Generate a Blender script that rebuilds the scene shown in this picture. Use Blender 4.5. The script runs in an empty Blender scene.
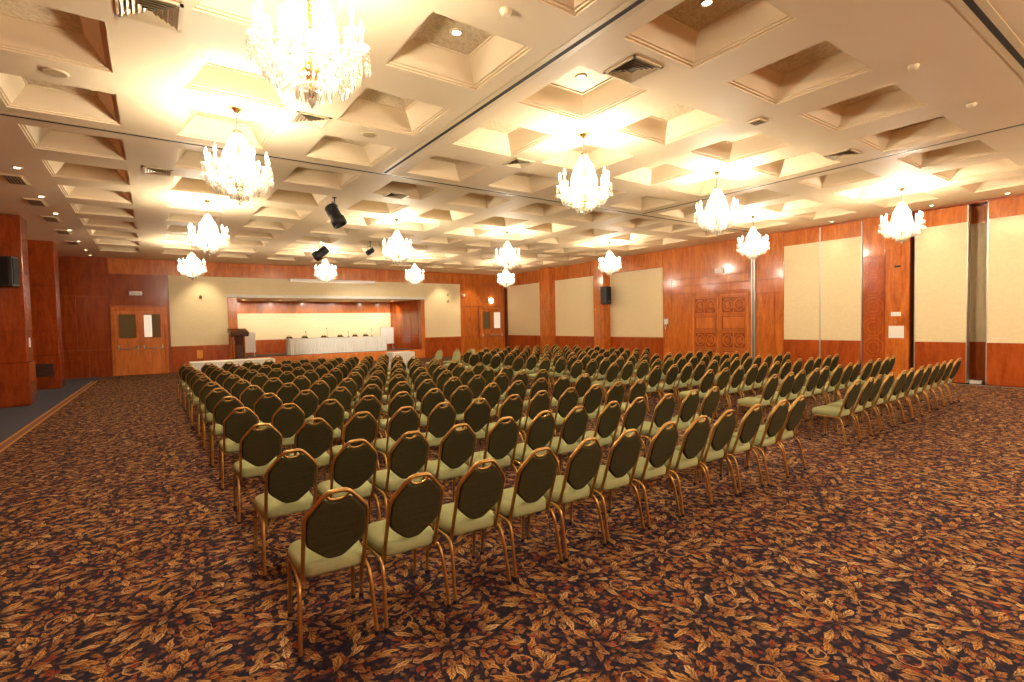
import bpy, math, random
from mathutils import Vector, Matrix
random.seed(7)
PI = math.pi
scene = bpy.context.scene
COL = scene.collection

# ------------------------------------------------------------------ room figures (metres)
H = 4.36                       # ceiling
RX, RS = 15.951, 0.0163        # right wall: X = RX + RS*Y
DY, DS = 23.894, -0.0127       # far wall:   Y = DY + DS*X
TX1, TX2, TY1, TY2 = 3.4216, 10.133, 8.727, 1.37   # partition tracks in the ceiling
MOD = (TX2 - TX1) / 4.0        # coffer module
CW = 1.07                      # coffer opening

# ------------------------------------------------------------------ helpers
class MB:
    """collects shapes; build() links them as ONE mesh object"""
    def __init__(s): s.v = []; s.f = []; s.m = []; s.sm = []
    def add(s, vs, fs, mi=0, smooth=False):
        b = len(s.v); s.v += [tuple(v) for v in vs]
        for f in fs:
            s.f.append([b + i for i in f]); s.m.append(mi); s.sm.append(smooth)
    def box(s, x0, x1, y0, y1, z0, z1, mi=0, xf=None):
        vs = [(x, y, z) for z in (z0, z1) for y in (y0, y1) for x in (x0, x1)]
        if xf: vs = [xf(*v) for v in vs]
        s.add(vs, [(0, 2, 3, 1), (4, 5, 7, 6), (0, 1, 5, 4), (2, 6, 7, 3), (0, 4, 6, 2), (1, 3, 7, 5)], mi)
    def quad(s, a, b, c, d, mi=0): s.add([a, b, c, d], [(0, 1, 2, 3)], mi)
    def tube(s, pts, r, n=8, mi=0, cap=True, flat=1.0):
        pts = [Vector(p) for p in pts]; rings = []; up = Vector((0.0123, 0.0345, 1))
        L = len(pts); rr = r if isinstance(r, (list, tuple)) else [r] * L
        pu = None
        for i, p in enumerate(pts):
            t = (pts[min(i + 1, L - 1)] - pts[max(i - 1, 0)]).normalized()
            if pu is None:
                a = t.cross(up) if abs(t.dot(up)) < 0.95 * up.length else t.cross(Vector((1, 0.1, 0)))
            else: a = pu - t * pu.dot(t)
            a.normalize(); pu = a; b = t.cross(a)
            rings.append([p + a * (rr[i] * math.cos(2 * PI * k / n)) + b * (rr[i] * flat * math.sin(2 * PI * k / n)) for k in range(n)])
        s.rings(rings, mi, cap)
    def rings(s, rings, mi=0, cap=True, smooth=True, close=True):
        n = len(rings[0]); vs = [v for r in rings for v in r]; fs = []
        for i in range(len(rings) - 1):
            for k in range(n if close else n - 1):
                k2 = (k + 1) % n
                fs.append((i * n + k, i * n + k2, (i + 1) * n + k2, (i + 1) * n + k))
        s.add(vs, fs, mi, smooth)
        if cap:
            s.add(rings[0], [tuple(range(n))[::-1]], mi); s.add(rings[-1], [tuple(range(n))], mi)
    def lathe(s, prof, c=(0, 0, 0), n=16, mi=0, cap=True):
        s.rings([[(c[0] + r * math.cos(2 * PI * k / n), c[1] + r * math.sin(2 * PI * k / n), c[2] + z) for k in range(n)] for r, z in prof], mi, cap)
    def octa(s, c, rx, rz, mi=0, n=4, a0=0.0, top=0.6):
        ring = [(c[0] + rx * math.cos(a0 + 2 * PI * k / n), c[1] + rx * math.sin(a0 + 2 * PI * k / n), c[2]) for k in range(n)]
        vs = ring + [(c[0], c[1], c[2] + rz * top), (c[0], c[1], c[2] - rz)]
        s.add(vs, [(k, (k + 1) % n, n) for k in range(n)] + [((k + 1) % n, k, n + 1) for k in range(n)], mi)
    def build(s, name, mats, parent=None, bevel=0.0):
        me = bpy.data.meshes.new(name); me.from_pydata(s.v, [], s.f)
        for m in (mats if isinstance(mats, (list, tuple)) else [mats]): me.materials.append(m)
        me.polygons.foreach_set('material_index', s.m); me.polygons.foreach_set('use_smooth', s.sm); me.update()
        o = bpy.data.objects.new(name, me); COL.objects.link(o)
        if parent: o.parent = parent
        if bevel:
            b = o.modifiers.new('edge', 'BEVEL'); b.width = bevel; b.segments = 2; b.limit_method = 'ANGLE'
        return o

def tag(o, label, cat, group=None):
    o['label'] = label; o['category'] = cat
    if group: o['group'] = group
    return o
def struct(o, label=None):
    o['kind'] = 'structure'
    if label: o['label'] = label
    return o
def empty(name, loc=(0, 0, 0), rz=0.0):
    o = bpy.data.objects.new(name, None); COL.objects.link(o); o.location = loc; o.rotation_euler = (0, 0, rz)
    o.empty_display_size = 0.1
    return o
def thing(name, label, cat, loc=(0, 0, 0), rz=0.0, group=None):
    return tag(empty(name, loc, rz), label, cat, group)
KIDS = {}
def kids(o):
    if o.name not in KIDS: KIDS[o.name] = [c for c in COL.objects if c.parent == o]
    return KIDS[o.name]
def copy_tree(o, parent=None):
    c = o.copy(); COL.objects.link(c)
    if parent: c.parent = parent
    for ch in kids(o): copy_tree(ch, c)
    return c
def chaikin(pts, it=2, closed=True):
    for _ in range(it):
        out = []; n = len(pts)
        for i in range(n if closed else n - 1):
            a, b = pts[i], pts[(i + 1) % n]
            out.append(tuple(a[k] * .75 + b[k] * .25 for k in range(len(a)))); out.append(tuple(a[k] * .25 + b[k] * .75 for k in range(len(a))))
        if not closed: out = [pts[0]] + out + [pts[-1]]
        pts = out
    return pts
ORD = 'first second third fourth fifth sixth seventh eighth ninth tenth eleventh twelfth'.split()
def FW(x, d, z): return (x, DY + DS * x - d, z)       # far wall frame: along, into the room, up
def RW(s, d, z): return (RX + RS * s - d, s, z)       # right wall frame
def fbox(m, x0, x1, d0, d1, z0, z1, mi=0): m.box(x0, x1, d0, d1, z0, z1, mi, FW)
def rbox(m, s0, s1, d0, d1, z0, z1, mi=0): m.box(s0, s1, d0, d1, z0, z1, mi, RW)

# ------------------------------------------------------------------ materials
def new_mat(name):
    m = bpy.data.materials.new(name); m.use_nodes = True; nt = m.node_tree
    return m, nt, nt.nodes['Principled BSDF'], nt.nodes['Material Output']
class G:
    """small node graph helper"""
    def __init__(s, nt): s.nt = nt
    def n(s, t, **kw):
        x = s.nt.nodes.new(t)
        for k, v in kw.items(): setattr(x, k, v)
        return x
    def put(s, sock, v):
        if isinstance(v, bpy.types.NodeSocket): s.nt.links.new(v, sock)
        else: sock.default_value = v
    def math(s, op, a, b=0.0, c=0.0, clamp=False):
        x = s.n('ShaderNodeMath', operation=op, use_clamp=clamp)
        for i, v in enumerate((a, b, c)): s.put(x.inputs[i], v)
        return x.outputs[0]
    def vec(s, op, a, b=(0, 0, 0), c=(0, 0, 0)):
        x = s.n('ShaderNodeVectorMath', operation=op)
        s.put(x.inputs[0], a); s.put(x.inputs[1], b)
        if op == 'MULTIPLY_ADD': s.put(x.inputs[2], c)
        return x.outputs[0]
    def sep(s, v):
        x = s.n('ShaderNodeSeparateXYZ'); s.put(x.inputs[0], v); return x.outputs
    def mix(s, f, a, b):
        x = s.n('ShaderNodeMix', data_type='RGBA'); s.put(x.inputs[0], f); s.put(x.inputs[6], a); s.put(x.inputs[7], b)
        return x.outputs[2]
    def noise(s, v, scale, detail=3.0, rough=0.55, dist=0.0):
        x = s.n('ShaderNodeTexNoise'); s.put(x.inputs['Vector'], v); x.inputs['Scale'].default_value = scale
        x.inputs['Detail'].default_value = detail; x.inputs['Roughness'].default_value = rough; x.inputs['Distortion'].default_value = dist
        return x.outputs['Fac']
    def ramp(s, f, stops):
        x = s.n('ShaderNodeValToRGB'); s.put(x.inputs[0], f); e = x.color_ramp.elements
        while len(e) < len(stops): e.new(0.5)
        for i, (p, c) in enumerate(stops): e[i].position = p; e[i].color = c
        return x.outputs[0]
    def pos(s): return s.n('ShaderNodeNewGeometry').outputs['Position']
    def obj(s): return s.n('ShaderNodeTexCoord').outputs['Object']
    def bump(s, h, strength, dist=0.01):
        x = s.n('ShaderNodeBump'); s.put(x.inputs['Height'], h); x.inputs['Strength'].default_value = strength; x.inputs['Distance'].default_value = dist
        return x.outputs[0]
def C(r, g, b): return (r, g, b, 1.0)

def plain(name, col, rough=0.5, metal=0.0, vary=0.06, nscale=30.0, coat=0.0, bump=0.0):
    m, nt, p, out = new_mat(name); g = G(nt)
    f = g.noise(g.obj(), nscale, 3)
    a = C(*[max(0, c * (1 - vary)) for c in col]); b = C(*[min(1, c * (1 + vary)) for c in col])
    nt.links.new(g.mix(f, a, b), p.inputs['Base Color'])
    p.inputs['Roughness'].default_value = rough; p.inputs['Metallic'].default_value = metal; p.inputs['Coat Weight'].default_value = coat
    if bump: nt.links.new(g.bump(f, bump, 0.004), p.inputs['Normal'])
    return m
def wood(name, c0, c1, rough=0.22, scale=1.0, coat=0.5):
    m, nt, p, out = new_mat(name); g = G(nt); P = g.pos()
    st = g.vec('MULTIPLY', P, (3.2 * scale, 3.2 * scale, 0.55 * scale))
    big = g.noise(st, 1.6, 4, 0.6, 1.2)
    fine = g.noise(g.vec('MULTIPLY', P, (60 * scale, 60 * scale, 2.2 * scale)), 1.0, 2)
    pool = g.noise(g.vec('MULTIPLY', P, (7, 7, 4)), 1.0, 2, 0.5, 2.0)
    f = g.math('ADD', g.math('MULTIPLY', big, 0.62), g.math('ADD', g.math('MULTIPLY', fine, 0.22), g.math('MULTIPLY', pool, 0.2)))
    nt.links.new(g.ramp(f, [(0.36, c0), (0.66, c1)]), p.inputs['Base Color'])
    p.inputs['Roughness'].default_value = rough; p.inputs['Coat Weight'].default_value = coat; p.inputs['Coat Roughness'].default_value = 0.12
    p.inputs['Specular IOR Level'].default_value = 0.4
    return m
def fabric(name, a, b, scale=45.0, rough=0.9, bump=0.25):
    m, nt, p, out = new_mat(name); g = G(nt); P = g.obj()
    f = g.noise(P, scale, 4, 0.7)
    w = g.noise(g.vec('MULTIPLY', P, (4, 4, 60)), 1.0, 2)
    f2 = g.math('ADD', g.math('MULTIPLY', f, 0.6), g.math('MULTIPLY', w, 0.4))
    nt.links.new(g.ramp(f2, [(0.3, a), (0.7, b)]), p.inputs['Base Color'])
    nt.links.new(g.bump(f2, bump, 0.003), p.inputs['Normal'])
    p.inputs['Roughness'].default_value = rough; p.inputs['Specular IOR Level'].default_value = 0.2
    return m
def emit(name, col, strength):
    m, nt, p, out = new_mat(name)
    p.inputs['Base Color'].default_value = C(0.9, 0.85, 0.7); p.inputs['Emission Color'].default_value = C(*col); p.inputs['Emission Strength'].default_value = strength
    return m

M = {}
M['wood'] = wood('mahogany veneer', C(.36, .075, .010), C(.66, .20, .032))
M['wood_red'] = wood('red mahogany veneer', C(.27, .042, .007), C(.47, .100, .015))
M['wood_dim'] = wood('dimmed red mahogany veneer', C(.19, .027, .004), C(.36, .066, .009))  # red veneer with the dimness of the left side put into its colour
M['wood_dark'] = wood('dark lectern wood', C(.035, .010, .005), C(.085, .026, .011))
M['wood_orange'] = wood('carved door wood', C(.46, .11, .015), C(.74, .23, .04), 0.3)
M['wood_groove'] = wood('dark carved ground', C(.27, .05, .009), C(.42, .095, .017), .4)
M['wallcloth'] = fabric('beige wall fabric', C(.78, .65, .39), C(.88, .76, .50), 14.0)
M['sage'] = fabric('sage seat fabric', C(.30, .32, .15), C(.40, .42, .21), 70.0)
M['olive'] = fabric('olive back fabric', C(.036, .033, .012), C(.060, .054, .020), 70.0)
M['brass'] = plain('antique gold tube', (.50, .29, .09), 0.34, 0.9, 0.12, 14.0)
M['brass_lamp'] = plain('lamp brass', (.75, .50, .18), 0.25, 1.0)
M['rubber'] = plain('black rubber', (.015, .014, .013), 0.6)
M['black'] = plain('black casing', (.018, .017, .018), 0.45)
M['black_grille'] = plain('black mesh', (.008, .008, .009), 0.8, 0, .5, 160.0)
M['steel'] = plain('brushed aluminium', (.62, .58, .50), 0.35, 0.9)
M['white'] = plain('white paint', (.86, .84, .78), 0.5)
M['white_cloth'] = fabric('white linen', C(.80, .79, .74), C(.90, .89, .84), 60.0)
M['paper'] = plain('white paper', (.88, .86, .80), 0.7, 0, .02)
M['orange_card'] = plain('orange card', (.80, .33, .03), 0.6)
M['slot'] = plain('dark slot', (.03, .02, .012), 0.8)
M['cream_metal'] = plain('cream metal', (.74, .61, .38), 0.5)
M['vent_dark'] = plain('vent shadow', (.14, .10, .055), 0.8)
M['blue_carpet'] = plain('blue grey carpet', (.040, .048, .075), 0.95, 0, .35, 60.0, 0, .4)
M['glass_dark'] = plain('dim door glass', (.16, .12, .06), 0.08)
M['glass_lit'] = emit('lit corridor glass', (1.0, .90, .70), 0.2)
M['bulb'] = emit('candle bulb', (1.0, .86, .62), 22.0)
M['spot_on'] = emit('lit spot lamp', (1.0, .88, .66), 14.0)

def make_ceiling():
    m, nt, p, out = new_mat('cream plaster'); g = G(nt); f = g.noise(g.pos(), 1.3, 4)
    nt.links.new(g.mix(f, C(.80, .64, .41), C(.87, .72, .49)), p.inputs['Base Color']); p.inputs['Roughness'].default_value = 0.65
    nt.links.new(g.bump(g.noise(g.pos(), 60, 2), 0.05, 0.004), p.inputs['Normal'])
    M['plaster'] = m
    m, nt, p, out = new_mat('embossed coffer panel'); g = G(nt); P = g.pos()
    v = g.n('ShaderNodeTexVoronoi', feature='DISTANCE_TO_EDGE'); wv = g.noise(P, 9, 2)
    cmb = g.n('ShaderNodeCombineXYZ'); g.put(cmb.inputs[0], wv); g.put(cmb.inputs[1], wv)
    g.put(v.inputs['Vector'], g.vec('MULTIPLY_ADD', cmb.outputs[0], (.25, .25, 0), P)); v.inputs['Scale'].default_value = 15
    e = g.math('MULTIPLY', g.math('SUBTRACT', v.outputs['Distance'], .02), 6.0, 0, True)
    nt.links.new(g.mix(e, C(.84, .69, .46), C(.70, .55, .34)), p.inputs['Base Color']); p.inputs['Roughness'].default_value = 0.6
    nt.links.new(g.bump(e, -0.8, 0.02), p.inputs['Normal'])
    M['coffer'] = m
make_ceiling()

def make_crystal():
    m, nt, p, out = new_mat('cut crystal'); g = G(nt)
    tr = g.n('ShaderNodeBsdfTransparent'); tr.inputs[0].default_value = C(.97, .96, .93)
    gl = g.n('ShaderNodeBsdfGlossy'); gl.inputs['Color'].default_value = C(.95, .93, .88); gl.inputs['Roughness'].default_value = 0.12
    tl = g.n('ShaderNodeBsdfTranslucent'); tl.inputs[0].default_value = C(.92, .88, .78)
    a = g.n('ShaderNodeMixShader'); a.inputs[0].default_value = 0.62; nt.links.new(gl.outputs[0], a.inputs[1]); nt.links.new(tl.outputs[0], a.inputs[2])
    b = g.n('ShaderNodeMixShader')
    f = g.noise(g.obj(), 40.0, 1); g.put(b.inputs[0], g.math('MULTIPLY_ADD', f, 0.5, 0.36))
    nt.links.new(tr.outputs[0], b.inputs[1]); nt.links.new(a.outputs[0], b.inputs[2]); nt.links.new(b.outputs[0], out.inputs['Surface'])
    M['crystal'] = m
make_crystal()

def make_carpet():
    m, nt, p, out = new_mat('floral carpet'); g = G(nt)
    x, y, z = g.sep(g.pos())
    cx = g.n('ShaderNodeCombineXYZ'); g.put(cx.inputs[0], x); g.put(cx.inputs[1], y)
    wob = g.n('ShaderNodeTexNoise'); g.put(wob.inputs['Vector'], cx.outputs[0]); wob.inputs['Scale'].default_value = 11; wob.inputs['Detail'].default_value = 2
    P = g.vec('MULTIPLY_ADD', g.vec('SUBTRACT', wob.outputs['Color'], (.5, .5, .5)), (.05, .05, 0), cx.outputs[0])
    wob2 = g.n('ShaderNodeTexNoise'); g.put(wob2.inputs['Vector'], cx.outputs[0]); wob2.inputs['Scale'].default_value = 48; wob2.inputs['Detail'].default_value = 1
    P = g.vec('MULTIPLY_ADD', g.vec('SUBTRACT', wob2.outputs['Color'], (.5, .5, .5)), (.012, .012, 0), P)
    def vor(v, rnd=1.0, feat='F1'):
        n = g.n('ShaderNodeTexVoronoi', voronoi_dimensions='2D', feature=feat); g.put(n.inputs['Vector'], v)
        n.inputs['Scale'].default_value = 1.0; n.inputs['Randomness'].default_value = rnd
        return n.outputs
    BIG = 1.75
    def layer(s, off, a, b, spread):
        q = g.vec('MULTIPLY_ADD', P, (s, s, 0), off)
        o = vor(q)
        d = g.sep(g.vec('SUBTRACT', q, o['Position']))
        w = g.vec('MULTIPLY', g.vec('SUBTRACT', o['Position'], off), (BIG / s, BIG / s, 0))
        bo = vor(w, .55)
        r = g.sep(g.vec('SUBTRACT', w, bo['Position']))
        rc = g.n('ShaderNodeSeparateColor'); g.put(rc.inputs[0], o['Color'])
        ang = g.math('ADD', g.math('ARCTAN2', r[1], r[0]), g.math('MULTIPLY', g.math('SUBTRACT', rc.outputs[0], .5), spread))
        c, sn = g.math('COSINE', ang), g.math('SINE', ang)
        u = g.math('ADD', g.math('MULTIPLY', d[0], c), g.math('MULTIPLY', d[1], sn))
        v = g.math('SUBTRACT', g.math('MULTIPLY', d[1], c), g.math('MULTIPLY', d[0], sn))
        un = g.math('DIVIDE', u, a)
        wd = g.math('MULTIPLY', g.math('SUBTRACT', 1.25, g.math('ABSOLUTE', g.math('ADD', un, -.15))), b)
        vn = g.math('DIVIDE', g.math('ABSOLUTE', v), g.math('MAXIMUM', wd, .02))
        e = g.math('ADD', g.math('POWER', g.math('ABSOLUTE', un), 1.6), g.math('POWER', vn, 1.6))
        mask = g.math('MULTIPLY', g.math('SUBTRACT', 1.0, e), 5.0, 0, True)
        rib = g.math('SINE', g.math('ADD', g.math('MULTIPLY', un, 17.0), g.math('MULTIPLY', vn, -9.0)))
        tip = g.math('ADD', g.math('MULTIPLY_ADD', un, .42, .42), g.math('MULTIPLY', rib, .22), 0, True)
        vein = g.math('MULTIPLY', vn, 4.0, 0, True)
        # radial distance from the flower heart, 0..~.7
        rad = g.math('SQRT', g.math('ADD', g.math('MULTIPLY', r[0], r[0]), g.math('MULTIPLY', r[1], r[1])))
        return mask, tip, vein, rc.outputs, rad
    n1 = g.noise(P, 26, 2); n2 = g.noise(P, 2.2, 2)
    base = g.ramp(n1, [(.38, C(.012, .012, .026)), (.56, C(.026, .018, .026)), (.70, C(.10, .035, .022))])
    col = base
    # small filler leaves, russet and plum
    mk, tip, vein, rc, rad = layer(22.0, (3.3, 7.1, 0), .55, .28, 4.0)
    c = g.mix(tip, C(.045, .018, .012), g.ramp(rc[1], [(.15, C(.36, .060, .035)), (.4, C(.36, .16, .060)), (.70, C(.46, .26, .13)), (.86, C(.055, .045, .085))]))
    col = g.mix(g.math('MULTIPLY', mk, g.math('GREATER_THAN', rc[2], .10)), col, c)
    # middle leaves
    mk, tip, vein, rc, rad = layer(14.0, (0.4, 1.7, 0), .68, .23, 1.3)
    c = g.mix(tip, C(.055, .018, .008), g.ramp(rc[1], [(.1, C(.52, .26, .09)), (.5, C(.40, .17, .060)), (.8, C(.60, .36, .16)), (.95, C(.36, .06, .035))]))
    c = g.mix(vein, C(.09, .03, .01), c)
    col = g.mix(g.math('MULTIPLY', mk, g.math('GREATER_THAN', rc[2], .24)), col, c)
    # large golden acanthus leaves
    mk, tip, vein, rc, rad = layer(8.8, (5.2, 2.9, 0), .74, .165, .7)
    c = g.mix(tip, C(.060, .018, .007), g.ramp(rc[1], [(.1, C(.74, .42, .13)), (.5, C(.62, .30, .085)), (.85, C(.84, .55, .23))]))
    c = g.mix(vein, C(.12, .04, .01), c)
    col = g.mix(g.math('MULTIPLY', mk, g.math('GREATER_THAN', rc[2], .30)), col, c)
    # thin curling scrolls
    o = vor(g.vec('MULTIPLY_ADD', P, (3.1, 3.1, 0), (1.2, .3, 0)), .8)
    rc = g.n('ShaderNodeSeparateColor'); g.put(rc.inputs[0], o['Color'])
    ring = g.math('LESS_THAN', g.math('ABSOLUTE', g.math('SUBTRACT', o['Distance'], g.math('MULTIPLY_ADD', rc.outputs[1], .12, .13))), .013)
    col = g.mix(g.math('MULTIPLY', ring, g.math('GREATER_THAN', rc.outputs[0], .55)), col, C(.36, .20, .075))
    tone = g.math('MULTIPLY_ADD', n2, .35, .82)
    hs = g.n('ShaderNodeHueSaturation'); g.put(hs.inputs['Value'], tone); g.put(hs.inputs['Color'], col)
    nt.links.new(hs.outputs[0], p.inputs['Base Color'])
    p.inputs['Roughness'].default_value = 0.95; p.inputs['Specular IOR Level'].default_value = 0.1
    nt.links.new(g.bump(g.noise(P, 240, 2), .35, .004), p.inputs['Normal'])
    M['carpet'] = m
make_carpet()

# ------------------------------------------------------------------ floor
YB = -6.5; XL = -3.7
def bx_line(y): return -1.93 + 0.0209 * (y - 12.7)            # outer edge of the gold border
b = MB(); Y2 = 22.15
ys = [YB, Y2]
b.add([(bx_line(YB) + .17, YB, 0), (17, YB, 0), (17, 24, 0), (bx_line(Y2) + .17, 24, 0), (bx_line(Y2) + .17, Y2, 0)], [(0, 1, 2, 3, 4)])
struct(b.build('floor', M['carpet']))
b = MB()
b.add([(XL - .5, YB, 0), (bx_line(YB), YB, 0), (bx_line(Y2), Y2, 0), (bx_line(Y2) + .17, Y2, 0), (bx_line(Y2) + .17, 24, 0), (XL - .5, 24, 0)], [(0, 1, 2, 3, 4, 5)])
struct(b.build('floor_aisle', M['blue_carpet']))
b = MB(); M['gold_border'] = plain('gold carpet border', (.42, .20, .045), .95, 0, .25, 40); M['tan_border'] = plain('brown carpet border', (.20, .075, .022), .95, 0, .3, 40)
for o0, o1, mi in ((0, .045, 0), (.045, .125, 1), (.125, .17, 0)):
    b.quad((bx_line(YB) + o0, YB, .002), (bx_line(YB) + o1, YB, .002), (bx_line(Y2) + o1, Y2, .002), (bx_line(Y2) + o0, Y2, .002), mi)
struct(b.build('floor_border', [M['gold_border'], M['tan_border']]))

# ------------------------------------------------------------------ ceiling with coffers
cols = [TX1 - MOD * (2.5 - i) for i in range(3)] + [TX1 + MOD * (.5 + i) for i in range(4)] + [TX2 + MOD * (.5 + i) for i in range(3)]
rows = [TY1 - MOD * (3.5 - i) for i in range(13)]
rows = [r for r in rows if r + CW / 2 < 23.5]
def make_ceil():
    b = MB(); h = CW / 2
    xs = [XL - .5] + [v for c in cols for v in (c - h, c + h)] + [17.2]
    ysx = [YB] + [v for r in rows for v in (r - h, r + h)] + [24.2]
    for i in range(len(xs) - 1):
        for j in range(len(ysx) - 1):
            if i % 2 and j % 2: continue
            b.quad((xs[i], ysx[j], H), (xs[i], ysx[j + 1], H), (xs[i + 1], ysx[j + 1], H), (xs[i + 1], ysx[j], H))
    prof = [(h, .016), (h - .026, .016), (h - .026, .034), (h - .048, .034), (.335, .225), (.318, .225), (.318, .24)]
    for cx in cols:
        for cy in rows:
            # raised outer fillet
            ring = lambda q, z: [(cx - q, cy - q, H + z), (cx + q, cy - q, H + z), (cx + q, cy + q, H + z), (cx - q, cy + q, H + z)]
            rr = [ring(h, 0)] + [ring(q, z) for q, z in prof]
            b.rings(rr, 0, False, False)
            b.add(rr[-1], [(0, 1, 2, 3)], 1)
    b.box(XL - .5, 17.2, YB, 24.2, H + .3, H + .5)
    return b.build('ceiling', [M['plaster'], M['coffer']])
struct(make_ceil())
def track(i, x0, x1, y0, y1):
    b = MB(); ax = abs(x1 - x0) > abs(y1 - y0)
    for o0, o1, z0, mi in ((-.09, -.026, .004, 0), (.026, .09, .004, 0), (-.026, .026, .0045, 1)):
        if ax: b.box(x0, x1, y0 + o0, y0 + o1, H - z0, H + .001, mi)
        else: b.box(x0 + o0, x0 + o1, y0, y1, H - z0, H + .001, mi)
    return struct(b.build('trim_%d' % i, [M['cream_metal'], M['slot']]))
track(1, -1.75, 16.0, TY1, TY1); track(2, TX1, TX1, TY2 + .09, TY1 - .09); track(3, TX2, TX2, TY2 + .09, TY1 - .09); track(4, TX1 - .1, 15.9, TY2, TY2)

# ------------------------------------------------------------------ far wall (with the stage opening)
w = MB()
SX0, SX1, SZ0, SZ1 = 2.9, 11.08, .43, 2.95
for x0, x1, z0, z1 in ((XL - .3, SX0, 0, H), (SX1, 16.2, 0, H), (SX0, SX1, SZ1, H), (SX0, SX1, 0, SZ0)):
    fbox(w, x0, x1, -.2, 0, z0, z1)
wall_far = struct(w.build('wall_far', M['wood_groove']))
def fpanel(name, mat, rects, d=.018, gap=.007, parent=wall_far, bev=.004):
    for x0, x1, z0, z1 in rects:
        b = MB(); fbox(b, x0 + gap, x1 - gap, 0.001, d, z0 + gap, z1 - gap); b.build(name, mat, parent, bev)
fpanel('wood_panel', M['wood_dim'], [(-3.2, -1.9, 0, 1.0), (-1.9, -1.25, 0, 1.0), (-3.2, -2.2, 1.0, 2.95), (-2.2, -1.25, 1.0, 2.95), (-3.2, -1.25, 2.95, H), (-1.25, .57, 2.62, 3.78)])
fpanel('wood_panel', M['wood'], [(-1.25, 2.2, 3.78, H), (2.2, 5.6, 3.78, H), (5.6, 9.0, 3.78, H), (9.0, 12.4, 3.78, H), (12.4, 16.1, 3.78, H),
                                 (13.36, 14.45, 1.0, 2.6), (13.36, 14.45, 0, 1.0), (13.36, 16.1, 2.62, 3.78)])
fpanel('fabric_panel', M['wallcloth'], [(.57, 2.55, 1.0, 3.78), (11.3, 13.36, 1.0, 3.78), (2.55, 11.3, 3.08, 3.78)], .03, 0)
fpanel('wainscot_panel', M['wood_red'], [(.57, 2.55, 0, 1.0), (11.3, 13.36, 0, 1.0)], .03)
fpanel('stage_front_panel', M['wood_orange'], [(2.55, 11.3, 0, .43)], .03)
fpanel('opening_casing', M['wood'], [(2.55, 2.9, .43, 2.95), (11.08, 11.3, .43, 2.95)], .06)
fpanel('chair_rail', M['wood'], [(.57, 2.55, .985, 1.03), (11.3, 13.36, .985, 1.03)], .045, 0)
b = MB(); fbox(b, 2.5, 11.32, .001, .10, 2.95, 3.08); b.build('opening_lintel', M['white'], wall_far, .006)

# stage recess
SD = 3.1
st = MB()
st.add([FW(2.3, -SD - .3, .0), FW(11.6, -SD - .3, 0), FW(11.6, -.02, 0), FW(2.3, -.02, 0), FW(2.3, -SD - .3, .43), FW(11.6, -SD - .3, .43), FW(11.6, -.02, .43), FW(2.3, -.02, .43)],
       [(0, 1, 2, 3)[::-1], (4, 5, 6, 7), (0, 1, 5, 4)[::-1], (1, 2, 6, 5)[::-1], (2, 3, 7, 6)[::-1], (3, 0, 4, 7)[::-1]])
M['stage_floor'] = plain('dark stage carpet', (.10, .045, .022), .9, 0, .2, 30)
struct(st.build('floor_stage', M['stage_floor']), 'raised stage floor inside the wall opening')
b = MB(); fbox(b, 2.9, 11.08, -.06, .02, .40, .445); struct(b.build('trim_5', M['wood_orange'], None, .004), 'wooden nosing along the stage edge')
b = MB(); fbox(b, 2.0, 12.0, -SD - .2, -SD, 0, 3.3); wsb = struct(b.build('wall_stage_back', M['wood']))
fpanel_b = lambda name, mat, r, d: [fpanel_one(name, mat, *q, d) for q in r]
def fpanel_one(name, mat, x0, x1, z0, z1, d):
    b = MB(); fbox(b, x0, x1, -SD + .001, -SD + d, z0, z1); return b.build(name, mat, wsb, .004)
fpanel_one('fabric_panel', M['wallcloth'], 2.6, 10.74, 1.1, 2.37, .03)
for x0, x1 in ((2.6, 5.3), (5.3, 8.0), (8.0, 10.7)): fpanel_one('wood_panel', M['wood'], x0, x1, 2.38, 2.94, .025)
fpanel_one('wainscot_panel', M['wood_red'], 2.6, 10.74, .43, 1.09, .035)
b = MB()
b.add([FW(11.09, -.2, .43), FW(10.74, -SD, .43), FW(10.74, -SD, 3.2), FW(11.09, -.2, 3.2), FW(11.6, -.2, .43), FW(11.6, -SD, .43), FW(11.6, -SD, 3.2), FW(11.6, -.2, 3.2)],
      [(0, 1, 2, 3)[::-1], (4, 5, 6, 7), (0, 3, 7, 4), (1, 5, 6, 2), (3, 2, 6, 7), (0, 4, 5, 1)])
wsr = struct(b.build('wall_stage_right', M['wood']))
b = MB()
for k in range(4):
    t0, t1 = .02 + k * .245, .02 + (k + 1) * .245 - .008
    pa, pb = [Vector(FW(11.09 - .35 * t, -.2 - (SD - .2) * t, 0)) for t in (t0, t1)]
    for z0, z1 in ((.45, 1.08), (1.1, 2.36), (2.38, 2.93)):
        nv = Vector((-.02, -.003, 0))
        q = [pa + Vector((0, 0, z0)), pb + Vector((0, 0, z0)), pb + Vector((0, 0, z1)), pa + Vector((0, 0, z1))]
        b.add(q + [v + nv for v in q], [(4, 5, 6, 7), (4, 7, 3, 0), (5, 1, 2, 6), (7, 6, 2, 3), (4, 0, 1, 5)])
b.build('wood_panel', M['wood_red'], wsr)
b = MB(); fbox(b, 2.3, 2.88, -SD, -.2, .43, 3.2); struct(b.build('wall_stage_left', M['wood']))
b = MB(); fbox(b, 2.3, 11.6, -SD - .1, -.2, 2.95, 3.1); struct(b.build('ceiling_stage', M['plaster']))

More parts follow.
